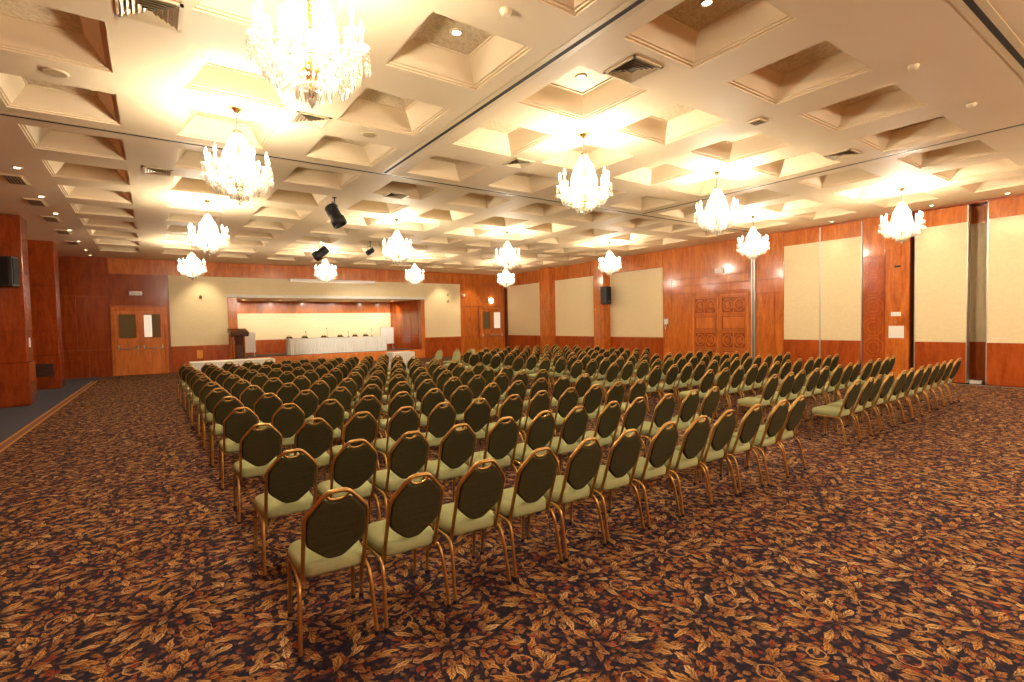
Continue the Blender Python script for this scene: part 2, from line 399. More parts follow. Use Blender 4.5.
# ------------------------------------------------------------------ right wall
w = MB()
rbox(w, 4.9, 25, -.25, 0, 0, H); rbox(w, YB, 3.40, -.25, 0, 0, H); rbox(w, 3.1, 5.2, -.75, -.5, 0, H)
rbox(w, 3.30, 3.40, -.55, 0, 0, H); rbox(w, 4.9, 5.0, -.55, -.2, 0, H); rbox(w, 3.4, 4.9, -.6, 0, H - .03, H)
wall_right = struct(w.build('wall_right', M['wood_groove']))
def rpanel(name, mat, rects, d=.018, gap=.008, bev=.004, parent=wall_right, base=.001):
    for s0, s1, z0, z1 in rects:
        b = MB(); rbox(b, s0 + gap, s1 - gap, base, d, z0 + gap, z1 - gap); b.build(name, mat, parent, bev)
for s0, s1 in ((20.1, 23.55), (16.2, 19.34), (12.8, 15.6)):
    rpanel('fabric_panel', M['wallcloth'], [(s0, s1, 1.02, 3.72)], .03, 0)
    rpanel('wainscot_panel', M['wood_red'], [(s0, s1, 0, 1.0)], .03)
    rpanel('wood_panel', M['wood'], [(s0, s1, 3.73, H)], .02)
    rpanel('chair_rail', M['wood'], [(s0, s1, .98, 1.02)], .045, 0)
# pilasters
for i, (s0, s1, d) in enumerate(((19.34, 20.1, .42), (15.6, 16.2, .45))):
    for z0, z1 in ((0, 1.0), (1.0, 2.2), (2.2, H)):
        b = MB(); rbox(b, s0, s1, .001, d, z0 + .003, z1 - .003); b.build('pilaster_panel', M['wood'], wall_right, .006)
# wood around the carved doors
rpanel('wood_panel', M['wood'], [(12.38, 12.8, 0, 1.0), (12.38, 12.8, 1.0, 3.2), (9.2, 12.8, 3.2, H), (11.55, 12.38, 0, 2.65), (9.2, 12.38, 2.65, 2.93), (9.2, 12.38, 2.93, 3.2),
                                 (8.14, 9.04, 2.93, H), (8.14, 9.04, 2.5, 2.93), (8.42, 9.04, 0, 2.5), (8.14, 8.42, 0, 2.5)])
b = MB(); rbox(b, 9.05, 9.19, .001, .06, 0, H); b.build('track_post', M['steel'], wall_right, .006)
b = MB(); rbox(b, 9.105, 9.135, .06, .066, 0, H); b.build('post_groove', M['slot'], wall_right)
# carved panel and plain sliding door with notices
rpanel('wood_panel', M['wood'], [(4.9, 5.44, 0, H)], .03)
rpanel('wood_panel', M['wood'], [(5.44, 5.98, 3.3, H)], .02)
rpanel('wood_panel', M['wood_red'], [(5.44, 5.98, 0, 3.3)], .012)
b = MB()
for k in range(6):
    zc = .3 + k * .55; sc = 5.71
    for r0, r1, n in ((.25, .235, 8), (.15, .135, 8)):
        for a in range(n):
            a0, a1 = 2 * PI * (a + .5) / n, 2 * PI * (a + 1.5) / n
            pts = [(sc + r * math.cos(t), dd, zc + r * 1.08 * math.sin(t)) for t, r in ((a0, r0), (a1, r0), (a1, r1), (a0, r1)) for dd in (.012, .024)]
            pts = [RW(*q) for q in pts]
            b.add(pts, [(1, 3, 5, 7), (0, 1, 7, 6), (2, 4, 5, 3), (0, 2, 3, 1), (4, 6, 7, 5)])
b.build('carved_moulding', M['wood'], wall_right)
# stored partition panels
def partition(name, s0, s1, label, z0=.04, z1=H - .06, d0=.0, d1=.05, edges=(True, True)):
    t = thing(name, label, 'partition panel', RW(s0, 0, 0), 0, 'stored partition panels on the right wall')
    L = Vector(t.location)
    def part(nm, mat, a0, a1, q0, q1, e):
        b = MB(); rbox(b, a0, a1, d0 + .001, e, q0, q1); o = b.build(nm, mat, t, .003)
        for v in o.data.vertices: v.co -= L
    part('lower_panel', M['wood_red'], s0 + .02, s1 - .02, z0, 1.02, d1)
    part('fabric_face', M['wallcloth'], s0 + .02, s1 - .02, 1.02, 3.89, d1)
    part('upper_panel', M['wood'], s0 + .02, s1 - .02, 3.89, z1, d1)
    if edges[0]: part('edge_strip', M['steel'], s0, s0 + .02, z0, z1, d1 + .005)
    if edges[1]: part('edge_strip', M['steel'], s1 - .02, s1, z0, z1, d1 + .005)
partition('partition_panel', 7.07, 8.14, 'beige and wood partition panel beside the wooden double doors', edges=(True, False))
partition('partition_panel', 5.98, 7.065, 'beige and wood partition panel next to the carved octagon strip')
partition('partition_panel', 3.74, 4.79, 'beige and wood partition panel between dark gap and open recess', d0=-.16)
partition('partition_panel', 1.3, 3.40, 'wide beige and wood partition panel past the open recess', edges=(False, True))
partition('partition_panel', 3.30, 4.3, 'shaded beige partition panel set back deep inside the open recess', d0=-.48, d1=-.43, edges=(False, False))
b = MB(); rbox(b, 3.3, 4.95, -.5, .0, .0, .012); struct(b.build('floor_recess', M['slot']))
rpanel('carpet_edging', M['steel'], [(1.2, 4.9, 0, .012)], .05, 0, 0)

# other sides of the room
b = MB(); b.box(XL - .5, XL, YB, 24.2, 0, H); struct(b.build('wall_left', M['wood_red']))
b = MB(); b.box(XL - .5, 17, YB - .3, YB, 0, H); struct(b.build('wall_back', M['wood']))
# left pillars
def pillar(name, x0, x1, y0, y1, label):
    root = None
    for k, (z0, z1) in enumerate(((.03, 1.0), (1.0, 1.72), (1.72, 3.05), (3.05, H))):
        b = MB(); e = .025 if k == 0 else 0
        b.box(x0 - e, x1 + e, y0 - e, y1 + e, z0 + .003, z1 - .003)
        if k == 0: b.box(x0, x1, y0, y1, 0, .04)
        o = b.build(name if root is None else 'pillar_panel', M['wood_dim'], root, .008)
        if root is None: root = struct(o, label)
    return root
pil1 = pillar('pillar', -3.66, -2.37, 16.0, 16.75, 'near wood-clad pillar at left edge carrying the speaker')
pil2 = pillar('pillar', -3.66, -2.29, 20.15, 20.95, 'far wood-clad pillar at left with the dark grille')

# ------------------------------------------------------------------ doors
def far_door(name, x0, x1, ztop, lit, label):
    b = MB()
    for r in ((x0 - .1, x0, 0, ztop + .14), (x1, x1 + .1, 0, ztop + .14), (x0, x1, ztop, ztop + .14)): fbox(b, r[0], r[1], .001, .07, r[2], r[3])
    root = struct(b.build(name, M['wood'], None, .006), label)
    mid = (x0 + x1) / 2
    for k, (a0, a1) in enumerate(((x0, mid), (mid, x1))):
        b = MB(); wz0, wz1 = 1.40, ztop - .14; i0, i1 = a0 + .13, a1 - .12
        for r in ((a0, i0, .01, ztop), (i1, a1, .01, ztop), (i0, i1, .01, wz0), (i0, i1, wz1, ztop)): fbox(b, r[0] + .003, r[1] - .003 if r[1] in (a1,) else r[1], .001, .045, r[2], r[3])
        leaf = b.build('door_leaf', M['wood_orange'], root)
        b = MB()
        for r in ((i0 - .02, i0, wz0 - .02, wz1 + .02), (i1, i1 + .02, wz0 - .02, wz1 + .02), (i0, i1, wz0 - .02, wz0), (i0, i1, wz1, wz1 + .02)): fbox(b, r[0], r[1], .045, .055, r[2], r[3])
        b.build('window_bead', M['wood'], leaf)
        im = i0 + (i1 - i0) * .48
        b = MB(); fbox(b, i0, i1, .012, .018, wz0, wz1); b.build('window_pane', M['glass_dark'], leaf)
        if k == 1:
            b = MB(); fbox(b, (i0 if lit == 'half' else i0 + .02), (im if lit == 'half' else i1 - .02), .018, .021, wz0 + .02, wz1 - .02); b.build('lit_pane', M['glass_lit'], leaf)
        b = MB()
        zc = 1.0
        b.tube([FW(a0 + .1, .10, zc), FW(a1 - .08, .10, zc)], .014, 8)
        for xx in (a0 + .1, a1 - .08): b.tube([FW(xx, .04, zc + .09), FW(xx, .10, zc + .05), FW(xx, .11, zc - .02)], [.035, .028, .02], 8)
        b.build('push_bar', M['steel'], leaf)
    return root
far_door('door_1', -1.14, .38, 2.42, 'half', 'double doors with push bars left of the stage')
far_door('door_2', 14.6, 16.0, 2.45, 'full', 'double doors in the far right corner')
# carved double doors on the right wall
b = MB()
for s0, s1, z0, z1 in ((9.2, 9.28, 0, 2.65), (11.46, 11.55, 0, 2.65), (9.28, 11.46, 2.56, 2.65)): rbox(b, s0, s1, .001, .05, z0, z1)
d3 = struct(b.build('door_3', M['wood'], None, .006), 'carved wooden double doors in the right wall')
for k, (s0, s1) in enumerate(((9.28, 10.37), (10.37, 11.46))):
    b = MB(); rbox(b, s0 + .006, s1 - .006, .001, .02, .01, 2.555); leaf = b.build('door_leaf', M['wood_groove'], d3)
    b = MB()
    for q in ((s0 + .01, s0 + .085, .01, 2.55), (s1 - .085, s1 - .01, .01, 2.55)): rbox(b, q[0], q[1], .02, .05, q[2], q[3])
    for z0, z1 in ((.01, .105), (.635, .665), (1.255, 1.285), (1.835, 1.865), (2.475, 2.55)): rbox(b, s0 + .085, s1 - .085, .02, .05, z0, z1)
    b.build('leaf_frame', M['wood_orange'], leaf)
    zr = [(.12, .62), (.68, 1.24), (1.3, 1.82), (1.88, 2.46)]
    for r, (z0, z1) in enumerate(zr):
        a0, a1 = s0 + .1, s1 - .1
        b = MB()
        for q in ((a0, a1, z0, z0 + .03), (a0, a1, z1 - .03, z1), (a0, a0 + .03, z0, z1), (a1 - .03, a1, z0, z1)): rbox(b, q[0], q[1], .02, .06, q[2], q[3])
        if r % 2 == 0:
            rbox(b, a0 + .06, a1 - .06, .02, .055, z0 + .06, z1 - .06)
        else:
            rbox(b, (a0 + a1) / 2 - .015, (a0 + a1) / 2 + .015, .02, .06, z0, z1)
            for sc in (a0 + (a1 - a0) * .26, a0 + (a1 - a0) * .74):
                zc = (z0 + z1) / 2; R0 = .19
                for n_, r0, r1 in ((8, R0, R0 - .035), (4, .12, .08), (8, .05, .0)):
                    for a in range(n_):
                        t0, t1 = 2 * PI * a / n_ + PI / 8, 2 * PI * (a + 1) / n_ + PI / 8
                        pts = [RW(sc + rr * math.cos(t), dd, zc + rr * 1.15 * math.sin(t)) for t, rr in ((t0, r0), (t1, r0), (t1, r1), (t0, r1)) for dd in (.02, .06)]
                        b.add(pts, [(1, 3, 5, 7), (0, 1, 7, 6), (2, 4, 5, 3), (0, 2, 3, 1), (4, 6, 7, 5)])
        b.build('carved_panel', M['wood_orange'], leaf)
    b = MB(); sx = 10.37 + (-.06 if k == 0 else .06)
    b.tube([RW(sx, .03, 1.12), RW(sx, .07, 1.12), RW(sx, .07, 1.30), RW(sx, .03, 1.30)], .01, 6); b.build('pull_handle', M['brass'], leaf)

# ------------------------------------------------------------------ banquet chair
def make_chair():
    t = empty('banquet_chair')
    # seat cushion
    def outline(w, d, r, n=6):
        pts = []
        for cx, cy, a0 in ((w - r, d - r, 0), (-w + r, d - r, 90), (-w + r, -d + r, 180), (w - r, -d + r, 270)):
            for k in range(n + 1):
                a = math.radians(a0 + 90 * k / n); pts.append((cx + r * math.cos(a), cy + r * math.sin(a)))
        return pts
    b = MB(); rings = []
    for ins, z in ((.03, .362), (.006, .368), (0, .388), (.001, .418), (.011, .438), (.034, .450), (.09, .457)):
        o = outline(.192 - ins, .186 - ins, max(.075 - ins * .6, .02))
        rings.append([(x * (1 - .10 * max(0, -(y) / .186)), y + .042, z + (.006 if y > 0 else 0)) for x, y in o])
    b.rings(rings, 0, True)
    b.build('seat', M['sage'], t)
    # leaning back plane
    def bp(x, h, off=0.0):              # x across, h height, off towards the front
        y = -.142 - (h - .42) * .336
        return (x, y + off, h + off * .2)
    half = [(-.160, .352), (-.161, .53), (-.162, .665), (-.162, .722), (-.118, .778), (-.065, .838), (-.040, .852), (0, .852)]
    path = half + [(-x, z) for x, z in half[-2::-1]]
    path = chaikin(path, 2, False)
    b = MB(); b.tube([bp(x, z) for x, z in path], .0112, 8, flat=1.25)
    b.build('back_frame', M['brass'], t)
    # hand grip under the arch
    b = MB(); b.tube([bp(x, z, .0) for x, z in chaikin([(-.062, .835), (-.046, .813), (-.02, .802), (.02, .802), (.046, .813), (.062, .835)], 1, False)], .008, 6)
    b.build('hand_grip', M['brass'], t)
    # upholstered pad, tapering to a rounded point above the seat
    oh = [(0, .458), (-.040, .460), (-.085, .498), (-.130, .540), (-.152, .570), (-.153, .65), (-.153, .716), (-.112, .769), (-.070, .816), (-.044, .802), (0, .792)]
    ol = chaikin(oh + [(-x, z) for x, z in oh[-2:0:-1]], 2)
    cx, cz = 0, .64
    def ring(sc, off): return [bp(cx + (x - cx) * sc, cz + (z - cz) * sc, off) for x, z in ol]
    b = MB()
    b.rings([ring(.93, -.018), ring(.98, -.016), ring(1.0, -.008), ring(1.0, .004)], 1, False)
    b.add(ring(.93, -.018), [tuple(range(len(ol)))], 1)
    b.rings([ring(1.0, .004), ring(.985, .020), ring(.93, .032), ring(.7, .040), ring(.3, .043)], 0, False)
    b.add(ring(.3, .043), [tuple(range(len(ol)))[::-1]], 0)
    b.build('backrest', [M['sage'], M['olive']], t)
    # legs
    for s in (-1, 1):
        b = MB()
        pts = chaikin([(s * .178, .0, .362), (s * .180, -.12, .362), (s * .183, -.165, .33), (s * .188, -.19, .24), (s * .197, -.233, .012)], 2, False)
        b.tube(pts, .0108, 8); b.lathe([(.0145, 0), (.0145, .022)], (s * .197, -.233, 0), 8, 1)
        b.build('leg', [M['brass'], M['rubber']], t)
        b = MB()
        pts = chaikin([(s * .178, .0, .362), (s * .178, .165, .362), (s * .180, .195, .335), (s * .181, .205, .24), (s * .183, .225, .012)], 2, False)
        b.tube(pts, .0108, 8); b.lathe([(.0145, 0), (.0145, .022)], (s * .183, .225, 0), 8, 1)
        b.build('leg', [M['brass'], M['rubber']], t)
    for yy in (-.06, .13):
        b = MB(); b.tube([(-.178, yy, .359), (.178, yy, .359)], .0105, 6); b.build('seat_rail', M['brass'], t)
    return t
chair0 = make_chair(); chair_used = [False]
def place_chair(x, ytop, rz, label, group, z=0.0):
    o = copy_tree(chair0) if chair_used[0] else chair0
    if not chair_used[0]: kids(chair0)
    first = not chair_used[0]; chair_used[0] = True
    o.location = (x - math.sin(rz) * .0, ytop + .29, z) if abs(rz) < .3 else (x, ytop + .29, z)
    o.rotation_euler = (0, 0, rz); tag(o, label, 'chair', group)
    return o
for c in list(COL.objects):
    if c.parent: kids(c)
kids(chair0)
YL = [2.66, 3.73, 4.88, 6.02, 7.12, 8.22, 9.24, 10.36, 11.32, 12.45, 13.5, 14.55]
rnd = random.Random(3)
def rowname(j): return 'nearest' if j == 0 else ('farthest' if j == 11 else ORD[j] + ' nearest')
def seatname(i): return 'leftmost' if i == 0 else ('rightmost' if i == 11 else ORD[i] + ' from the left')
placements = []
for j, y in enumerate(YL):
    x0 = .75 - max(0, j - 4) * .014
    for i in range(12):
        rz = rnd.uniform(-.035, .035) + ({(0, 0): -.045, (0, 1): -.03}.get((i, j), 0))
        placements.append((x0 + .448 * i + (.02 if i == 0 and j < 2 else 0) + rnd.uniform(-.012, .012), y + rnd.uniform(-.025, .025), rz,
                           'green gold-framed chair, %s in the %s row of the left block' % (seatname(i), rowname(j)), 'banquet chairs in the left block'))
YR = [2.885, 3.946, 5.03, 6.11, 7.19, 8.27, 9.35, 10.45, 11.5, 12.6, 13.7, 14.85]
for j, y in enumerate(YR):
    n = 9 if j == 6 else 12
    for i in range(n):
        rz = rnd.uniform(-.03, .03)
        turn = ''; xi = 7.56 + .459 * i
        if j == 11 and i == 3: continue
        if j == 11 and i < 3: rz = PI / 2 + (.25, .1, .35)[i]; xi = (7.50, 8.15, 8.80)[i]
        if j == 10 and i == 0: rz = PI / 2 + .3
        if rz > 1: turn = 'turned-round '
        placements.append((xi + rnd.uniform(-.01, .01), y + .014 * i + rnd.uniform(-.03, .03), rz,
                           '%sgreen chair, %s in the %s row of the right block' % (turn or 'gold-framed ', ORD[i - 1] + ' from the left' if (j == 11 and 3 < i < 11) else seatname(i) if not (n == 9 and i == 8) else 'rightmost', rowname(j)), 'banquet chairs in the right block'))
for a in placements: place_chair(*a)
for k, x in enumerate((5.35, 6.05, 6.95, 7.75, 8.5, 9.05)):
    place_chair(x, 25.40 - .29 - .0127 * x + .55, PI, 'green chair on stage behind the white table, %s from its left end' % ORD[k], 'chairs behind the stage table', .43)

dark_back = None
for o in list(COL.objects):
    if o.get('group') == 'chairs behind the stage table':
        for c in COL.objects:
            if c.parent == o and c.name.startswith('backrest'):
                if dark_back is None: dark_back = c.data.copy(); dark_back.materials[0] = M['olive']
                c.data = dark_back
# ------------------------------------------------------------------ chandeliers
def make_chandelier():
    t = empty('chandelier')
    b = MB(); b.lathe([(.004, -.06), (.018, -.055), (.03, -.035), (.05, -.012), (.052, 0)], n=16); b.build('canopy', M['brass_lamp'], t)
    b = MB(); b.lathe([(.006, -.30), (.006, -.05)], n=8)
    for k in range(4): b.lathe([(.006, -.29 + k * .055), (.013, -.275 + k * .055), (.006, -.26 + k * .055)], n=8)
    b.build('hanging_rod', M['crystal'], t)
    b = MB(); b.lathe([(.004, -1.10), (.03, -1.07), (.035, -1.04), (.02, -1.0), (.05, -.95), (.06, -.9), (.03, -.8), (.022, -.7), (.04, -.6), (.025, -.5), (.02, -.35), (.035, -.3), (.01, -.26)], n=12)
    b.build('centre_stem', M['brass_lamp'], t)
    # crystal basket: bead strings from the crown to the ring and under it
    b = MB(); n = 26
    def r_out(z):     # silhouette radius by height below ceiling
        pts = [(-.25, .03), (-.33, .06), (-.42, .105), (-.52, .15), (-.64, .18), (-.84, .19), (-.93, .178), (-1.0, .13), (-1.06, .05)]
        for (z0, r0), (z1, r1) in zip(pts, pts[1:]):
            if z1 <= z <= z0: return r0 + (r1 - r0) * (z0 - z) / (z0 - z1)
        return .03
    rg = random.Random(5)
    for k in range(n):
        a = 2 * PI * k / n; z = -.28; step = .034
        while z > -1.05:
            r = r_out(z); b.octa((r * math.cos(a), r * math.sin(a), z), .0125, .016, 0, 4, rg.uniform(0, 1.5), 1.0); z -= step
    for k in range(20):
        a = 2 * PI * (k + .5) / 20
        for rr, z in ((.19, -.90), (.155, -.97), (.10, -1.03)):
            b.octa((rr * math.cos(a), rr * math.sin(a), z - .03), .012, .055, 0, 5, a, .45)
    for k in range(10):
        a = 2 * PI * k / 10
        b.octa((.05 * math.cos(a), .05 * math.sin(a), -.31), .012, .05, 0, 5, a, .5)
        b.octa((.04 * math.cos(a), .04 * math.sin(a), -1.07), .012, .05, 0, 5, a, .4)
    b.octa((0, 0, -1.13), .026, .045, 0, 8, 0, .8)
    b.build('crystal_basket', M['crystal'], t)
    for z, r in ((-.29, .045), (-.72, .178), (-.88, .182)):
        b = MB(); b.tube([(r * math.cos(2 * PI * k / 24), r * math.sin(2 * PI * k / 24), z) for k in range(25)], .006, 6)
        b.build('basket_ring', M['brass_lamp'], t)
    for k in range(6):
        a = 2 * PI * k / 6; r, z = .10, -.66
        b = MB(); c = (r * math.cos(a), r * math.sin(a), z)
        b.lathe([(.004, -.05), (.016, -.03), (.019, 0), (.012, .04), (.002, .075)], c, 10); b.build('candle_bulb', M['bulb'], t)
    for k in range(10):
        a = 2 * PI * (k + .5) / 10; ca, sa = math.cos(a), math.sin(a)
        P = lambda r, z: (r * ca, r * sa, z)
        b = MB()
        b.tube([P(*q) for q in chaikin([(.03, -.82), (.12, -.90), (.24, -.90), (.30, -.80), (.34, -.72)], 2, False)], .008, 6)
        b.lathe([(.012, -.05), (.02, -.02), (.05, .0), (.055, .012), (.02, .01)], P(.34, -.72), 12)
        b.lathe([(.013, 0), (.013, .085)], P(.34, -.71), 8, 0)
        arm = b.build('lamp_arm', M['crystal'], t)
        b = MB(); b.lathe([(.008, -.012), (.015, .005), (.018, .025), (.011, .06), (.002, .09)], P(.34, -.615), 10); b.build('candle_bulb', M['bulb'], arm)
        b = MB(); rg = random.Random(k)
        for q in range(9):
            aa = 2 * PI * q / 9; cx, cy = .34 * ca + .052 * math.cos(aa), .34 * sa + .052 * math.sin(aa)
            for m_ in range(3): b.octa((cx, cy, -.735 - .028 * m_), .009, .012, 0, 4, rg.uniform(0, 1), 1)
            b.octa((cx, cy, -.84 - rg.uniform(0, .02)), .012, .055, 0, 5, rg.uniform(0, 1), .5)
        for q in range(7):            # fringe along the arm
            f = q / 6; r = .33 * (1 - f) + .20 * f; z = -.80 - .10 * (1 - (2 * f - 1) ** 2)
            for off in (-.03, .03):
                c = (r * ca - off * sa, r * sa + off * ca)
                b.octa((c[0], c[1], z - .02), .009, .012, 0, 4, q, 1); b.octa((c[0], c[1], z - .075), .011, .05, 0, 5, q, .5)
        for q in range(9):            # swag of beads to the basket
            f = q / 8; r = .33 * (1 - f) + .19 * f; z = -.72 - .13 * 4 * f * (1 - f) * .6 + .0 * f
            b.octa(P(r, z), .010, .013, 0, 4, q, 1)
        b.build('crystal_drops', M['crystal'], arm)
    return t
ch0 = make_chandelier()
for c in list(COL.objects):
    if c.parent is None or c.parent == ch0: kids(c)
CH = [(.95, 3.68, 'large crystal chandelier nearest the camera, at the upper left'),
      (.93, 7.05, 'crystal chandelier second nearest over the left aisle seats, before the ceiling track'),
      (1.03, 12.4, 'crystal chandelier third nearest in the left line, beyond the ceiling track'),
      (1.08, 18.7, 'crystal chandelier farthest in the left line, near the stage wall'),
      (5.12, 5.42, 'crystal chandelier over the left block between four coffers, nearest in mid ceiling'),
      (8.48, 5.5, 'crystal chandelier over the gangway, in front of the wooden double doors'),
      (5.13, 12.25, 'crystal chandelier in the middle room left, above the far left seats'),
      (8.58, 12.35, 'crystal chandelier in the middle room, just above the far corner chandelier'),
      (5.08, 18.6, 'crystal chandelier hanging before the white screen housing over the stage'),
      (8.48, 18.6, 'crystal chandelier hanging before the right end of the stage'),
      (12.75, 18.5, 'small distant crystal chandelier in front of the far right corner'),
      (12.76, 12.3, 'crystal chandelier beside the black speaker on the right wall'),
      (12.93, 7.35, 'crystal chandelier above the metal track post on the right wall'),
      (12.97, 4.12, 'crystal chandelier farthest right, in front of the carved octagon strip')]
PW = 150.0
def lamp(name, loc, power, col=(1.0, .87, .68), r=.12):
    l = bpy.data.lights.new(name, 'POINT'); l.energy = power; l.color = col; l.shadow_soft_size = r
    o = bpy.data.objects.new(name, l); COL.objects.link(o); o.location = loc
    return o
for k, (x, y, lab) in enumerate(CH):
    o = copy_tree(ch0) if k else ch0
    o.location = (x, y, H); o.rotation_euler = (0, 0, k * .37)
    tag(o, lab, 'chandelier', 'crystal chandeliers')
    lamp('chandelier_lamp', (x, y, H - .62), PW)
for x, y, k in ((.95, -2.4, .5), (5.1, -2.0, 1), (8.45, -2.0, 1), (12.9, -.5, .8)): lamp('chandelier_lamp', (x, y, H - .62), PW * k)

# ------------------------------------------------------------------ ceiling fittings
def vent(x, y, w, label):
    t = thing('ceiling_vent', label, 'vent', (x, y, H), 0, 'square ceiling air vents')
    b = MB(); h = w / 2
    for q in ((-h, h, -h, -h + .03), (-h, h, h - .03, h), (-h, -h + .03, -h, h), (h - .03, h, -h, h)): b.box(q[0], q[1], q[2], q[3], -.015, .0)
    b.build('frame', M['cream_metal'], t)
    b = MB(); b.box(-h + .03, h - .03, -h + .03, h - .03, -.004, -.001); b.build('backing', M['vent_dark'], t)
    b = MB()
    for k in range(5):
        o, i = h - .034 - k * .038, h - .062 - k * .038
        if i <= .01: break
        ra = [(-o, -o, -.022), (o, -o, -.022), (o, o, -.022), (-o, o, -.022)]; rb = [(-i, -i, -.004), (i, -i, -.004), (i, i, -.004), (-i, i, -.004)]
        b.rings([ra, rb], 0, False, False)
    b.build('louvre', M['cream_metal'], t)
for x, y, w, lab in ((.08, 5.26, .46, 'large square louvred air vent at the upper left edge'), (4.27, 3.75, .44, 'square louvred air vent beside the ceiling track, upper middle'),
                     (1.76, 6.93, .42, 'square louvred air vent between the two near left chandeliers'), (.17, 10.5, .42, 'square louvred air vent just past the ceiling track at left'),
                     (9.36, 3.8, .42, 'square louvred air vent before the right ceiling track'), (5.1, 6.95, .4, 'dark square air vent behind the middle chandelier'),
                     (4.2, 10.0, .42, 'square air vent above the large hanging spotlight')):
    vent(x, y, w, lab)
t = thing('ceiling_grille', 'small cream ceiling grille between coffers, right of middle', 'vent', (6.8, 3.8, H))
b = MB(); b.box(-.1, .1, -.09, .09, -.02, 0); b.build('frame', M['cream_metal'], t); b = MB()
for k in range(5): b.box(-.075, .075, -.065 + k * .028, -.05 + k * .028, -.023, -.019)
b.build('slats', M['vent_dark'], t)
for k, y in enumerate((9.4, 12.3, 14.25, 16.2, 18.15, 20.25)):
    t = thing('slot_vent', 'dark rectangular vent in the left soffit, %s from the near end' % ORD[k], 'vent', (-1.86, y, H), 0, 'soffit vents over the left aisle')
    b = MB(); b.box(-.13, .13, -.32, .32, -.018, 0); b.box(-.155, .155, -.345, .345, -.008, 0); b.build('frame', M['cream_metal'], t)
    b = MB()
    for q in range(5): b.box(-.105 + q * .044, -.075 + q * .044, -.29, .29, -.022, -.017)
    b.build('slats', M['vent_dark'], t)
def downlight(x, y, label, z=H, on=True, r=.055, group='recessed downlights'):
    t = thing('downlight', label, 'downlight', (x, y, z), 0, group)
    b = MB(); b.lathe([(r * .75, -.004), (r * .8, -.014), (r * 1.25, -.010), (r * 1.3, 0)], n=16, cap=False); b.build('trim_ring', M['cream_metal'], t)
    b = MB(); b.lathe([(r * .02, -.010), (r * .78, -.006)], n=16); b.build('lamp', M['spot_on'] if on else M['vent_dark'], t)
def spot(loc, target, power, ang=80, blend=.6, col=(1, .82, .55), r=.04):
    l = bpy.data.lights.new('spot_beam', 'SPOT'); l.energy = power; l.color = col; l.spot_size = math.radians(ang); l.spot_blend = blend; l.shadow_soft_size = r
    o = bpy.data.objects.new('spot_beam', l); COL.objects.link(o); o.location = loc
    o.rotation_euler = (Vector(target) - Vector(loc)).to_track_quat('-Z', 'Y').to_euler()
for k, y in enumerate((11.4, 13.6, 15.4, 17.75, 19.8, 21.8, 23.3)):
    downlight(-1.69, y, 'small lit downlight in the left soffit, %s from the near end' % ORD[k])
    spot((-1.69, y, H - .03), (-1.69, y, 0), 7)
for x, y, lab in ((15.6, 3.0, 'bright downlight over the widest partition panel at right edge'), (15.6, 4.35, 'downlight over the partition panel beside the dark gap'),
                  (15.65, 6.6, 'downlight over the paired partition panels')):
    downlight(x, y, lab); spot((x, y, H - .03), (x, y, 0), 14)
zc = H + .24
for x, y, lab in ((cols[2], rows[1], 'lit spotlight inside the near coffer left of the ceiling track'), (cols[3], rows[0], 'lit spotlight inside the coffer at the top edge right of the track'),
                  (cols[3], rows[1], 'lit spotlight inside the coffer beside the square vent')):
    downlight(x, y, lab, zc)
for x, y, lab in ((-.72, 7.05, 'round ceiling loudspeaker grille between coffers at upper left'), (2.57, 7.02, 'round ceiling loudspeaker grille between coffers left of the track')):
    t = thing('ceiling_speaker', lab, 'ceiling speaker', (x, y, H)); b = MB(); b.lathe([(.09, -.012), (.105, -.012), (.115, 0)], n=24, cap=False); b.build('rim', M['cream_metal'], t)
    b = MB(); b.lathe([(.002, -.009), (.09, -.009)], n=24, cap=False); b.build('grille', plain('speaker cloth', (.45, .33, .17), .8), t)
for x, y, lab in ((2.56, 3.64, 'small cream smoke detector near the top edge before the track'), (6.75, 2.05, 'small smoke detector on the flat ceiling right of the coffers'), (8.6, 2.0, 'small smoke detector on the bare ceiling at right')):
    t = thing('smoke_detector', lab, 'smoke detector', (x, y, H)); b = MB(); b.lathe([(.02, -.045), (.04, -.04), (.05, -.02), (.055, 0)], n=16); b.build('housing', M['cream_metal'], t)
    b = MB(); b.lathe([(.0405, -.034), (.047, -.026)], n=16, cap=False); b.build('sensor_slot', M['vent_dark'], t)
# hanging theatre spotlights
def spotlight(x, y, zc, ry, rz, sc, label):
    t = thing('stage_spotlight', label, 'spotlight', (x, y, H), rz, 'spotlights hung from the ceiling')
    zd = zc - H
    b = MB(); b.lathe([(.012, zd + .2 * sc), (.012, 0)], n=8); b.lathe([(.04, -.015), (.045, 0)], n=12); b.build('hanger', M['black'], t)
    b = MB(); w = .13 * sc
    b.tube([(-w, 0, zd), (-w, 0, zd + .19 * sc), (w, 0, zd + .19 * sc), (w, 0, zd)], .010, 6); b.build('yoke', M['black'], t)
    R = Matrix.Rotation(ry, 4, 'X')
    b = MB(); b.lathe([(.07 * sc, .18 * sc), (.095 * sc, .16 * sc), (.10 * sc, -.05 * sc), (.12 * sc, -.07 * sc), (.12 * sc, -.19 * sc), (.10 * sc, -.19 * sc), (.095 * sc, -.12 * sc)], n=14)
    for k in range(4): b.lathe([(.10 * sc, .02 * sc + k * .035 * sc), (.108 * sc, .028 * sc + k * .035 * sc), (.10 * sc, .036 * sc + k * .035 * sc)], n=14, cap=False)
    o = b.build('lamp_housing', M['black'], t); o.data.transform(R); o.data.transform(Matrix.Translation((0, 0, zd)))
    b = MB(); b.lathe([(.002, -.15 * sc), (.094 * sc, -.13 * sc)], n=14, cap=False); o = b.build('lens', M['glass_dark'], t); o.data.transform(R); o.data.transform(Matrix.Translation((0, 0, zd)))
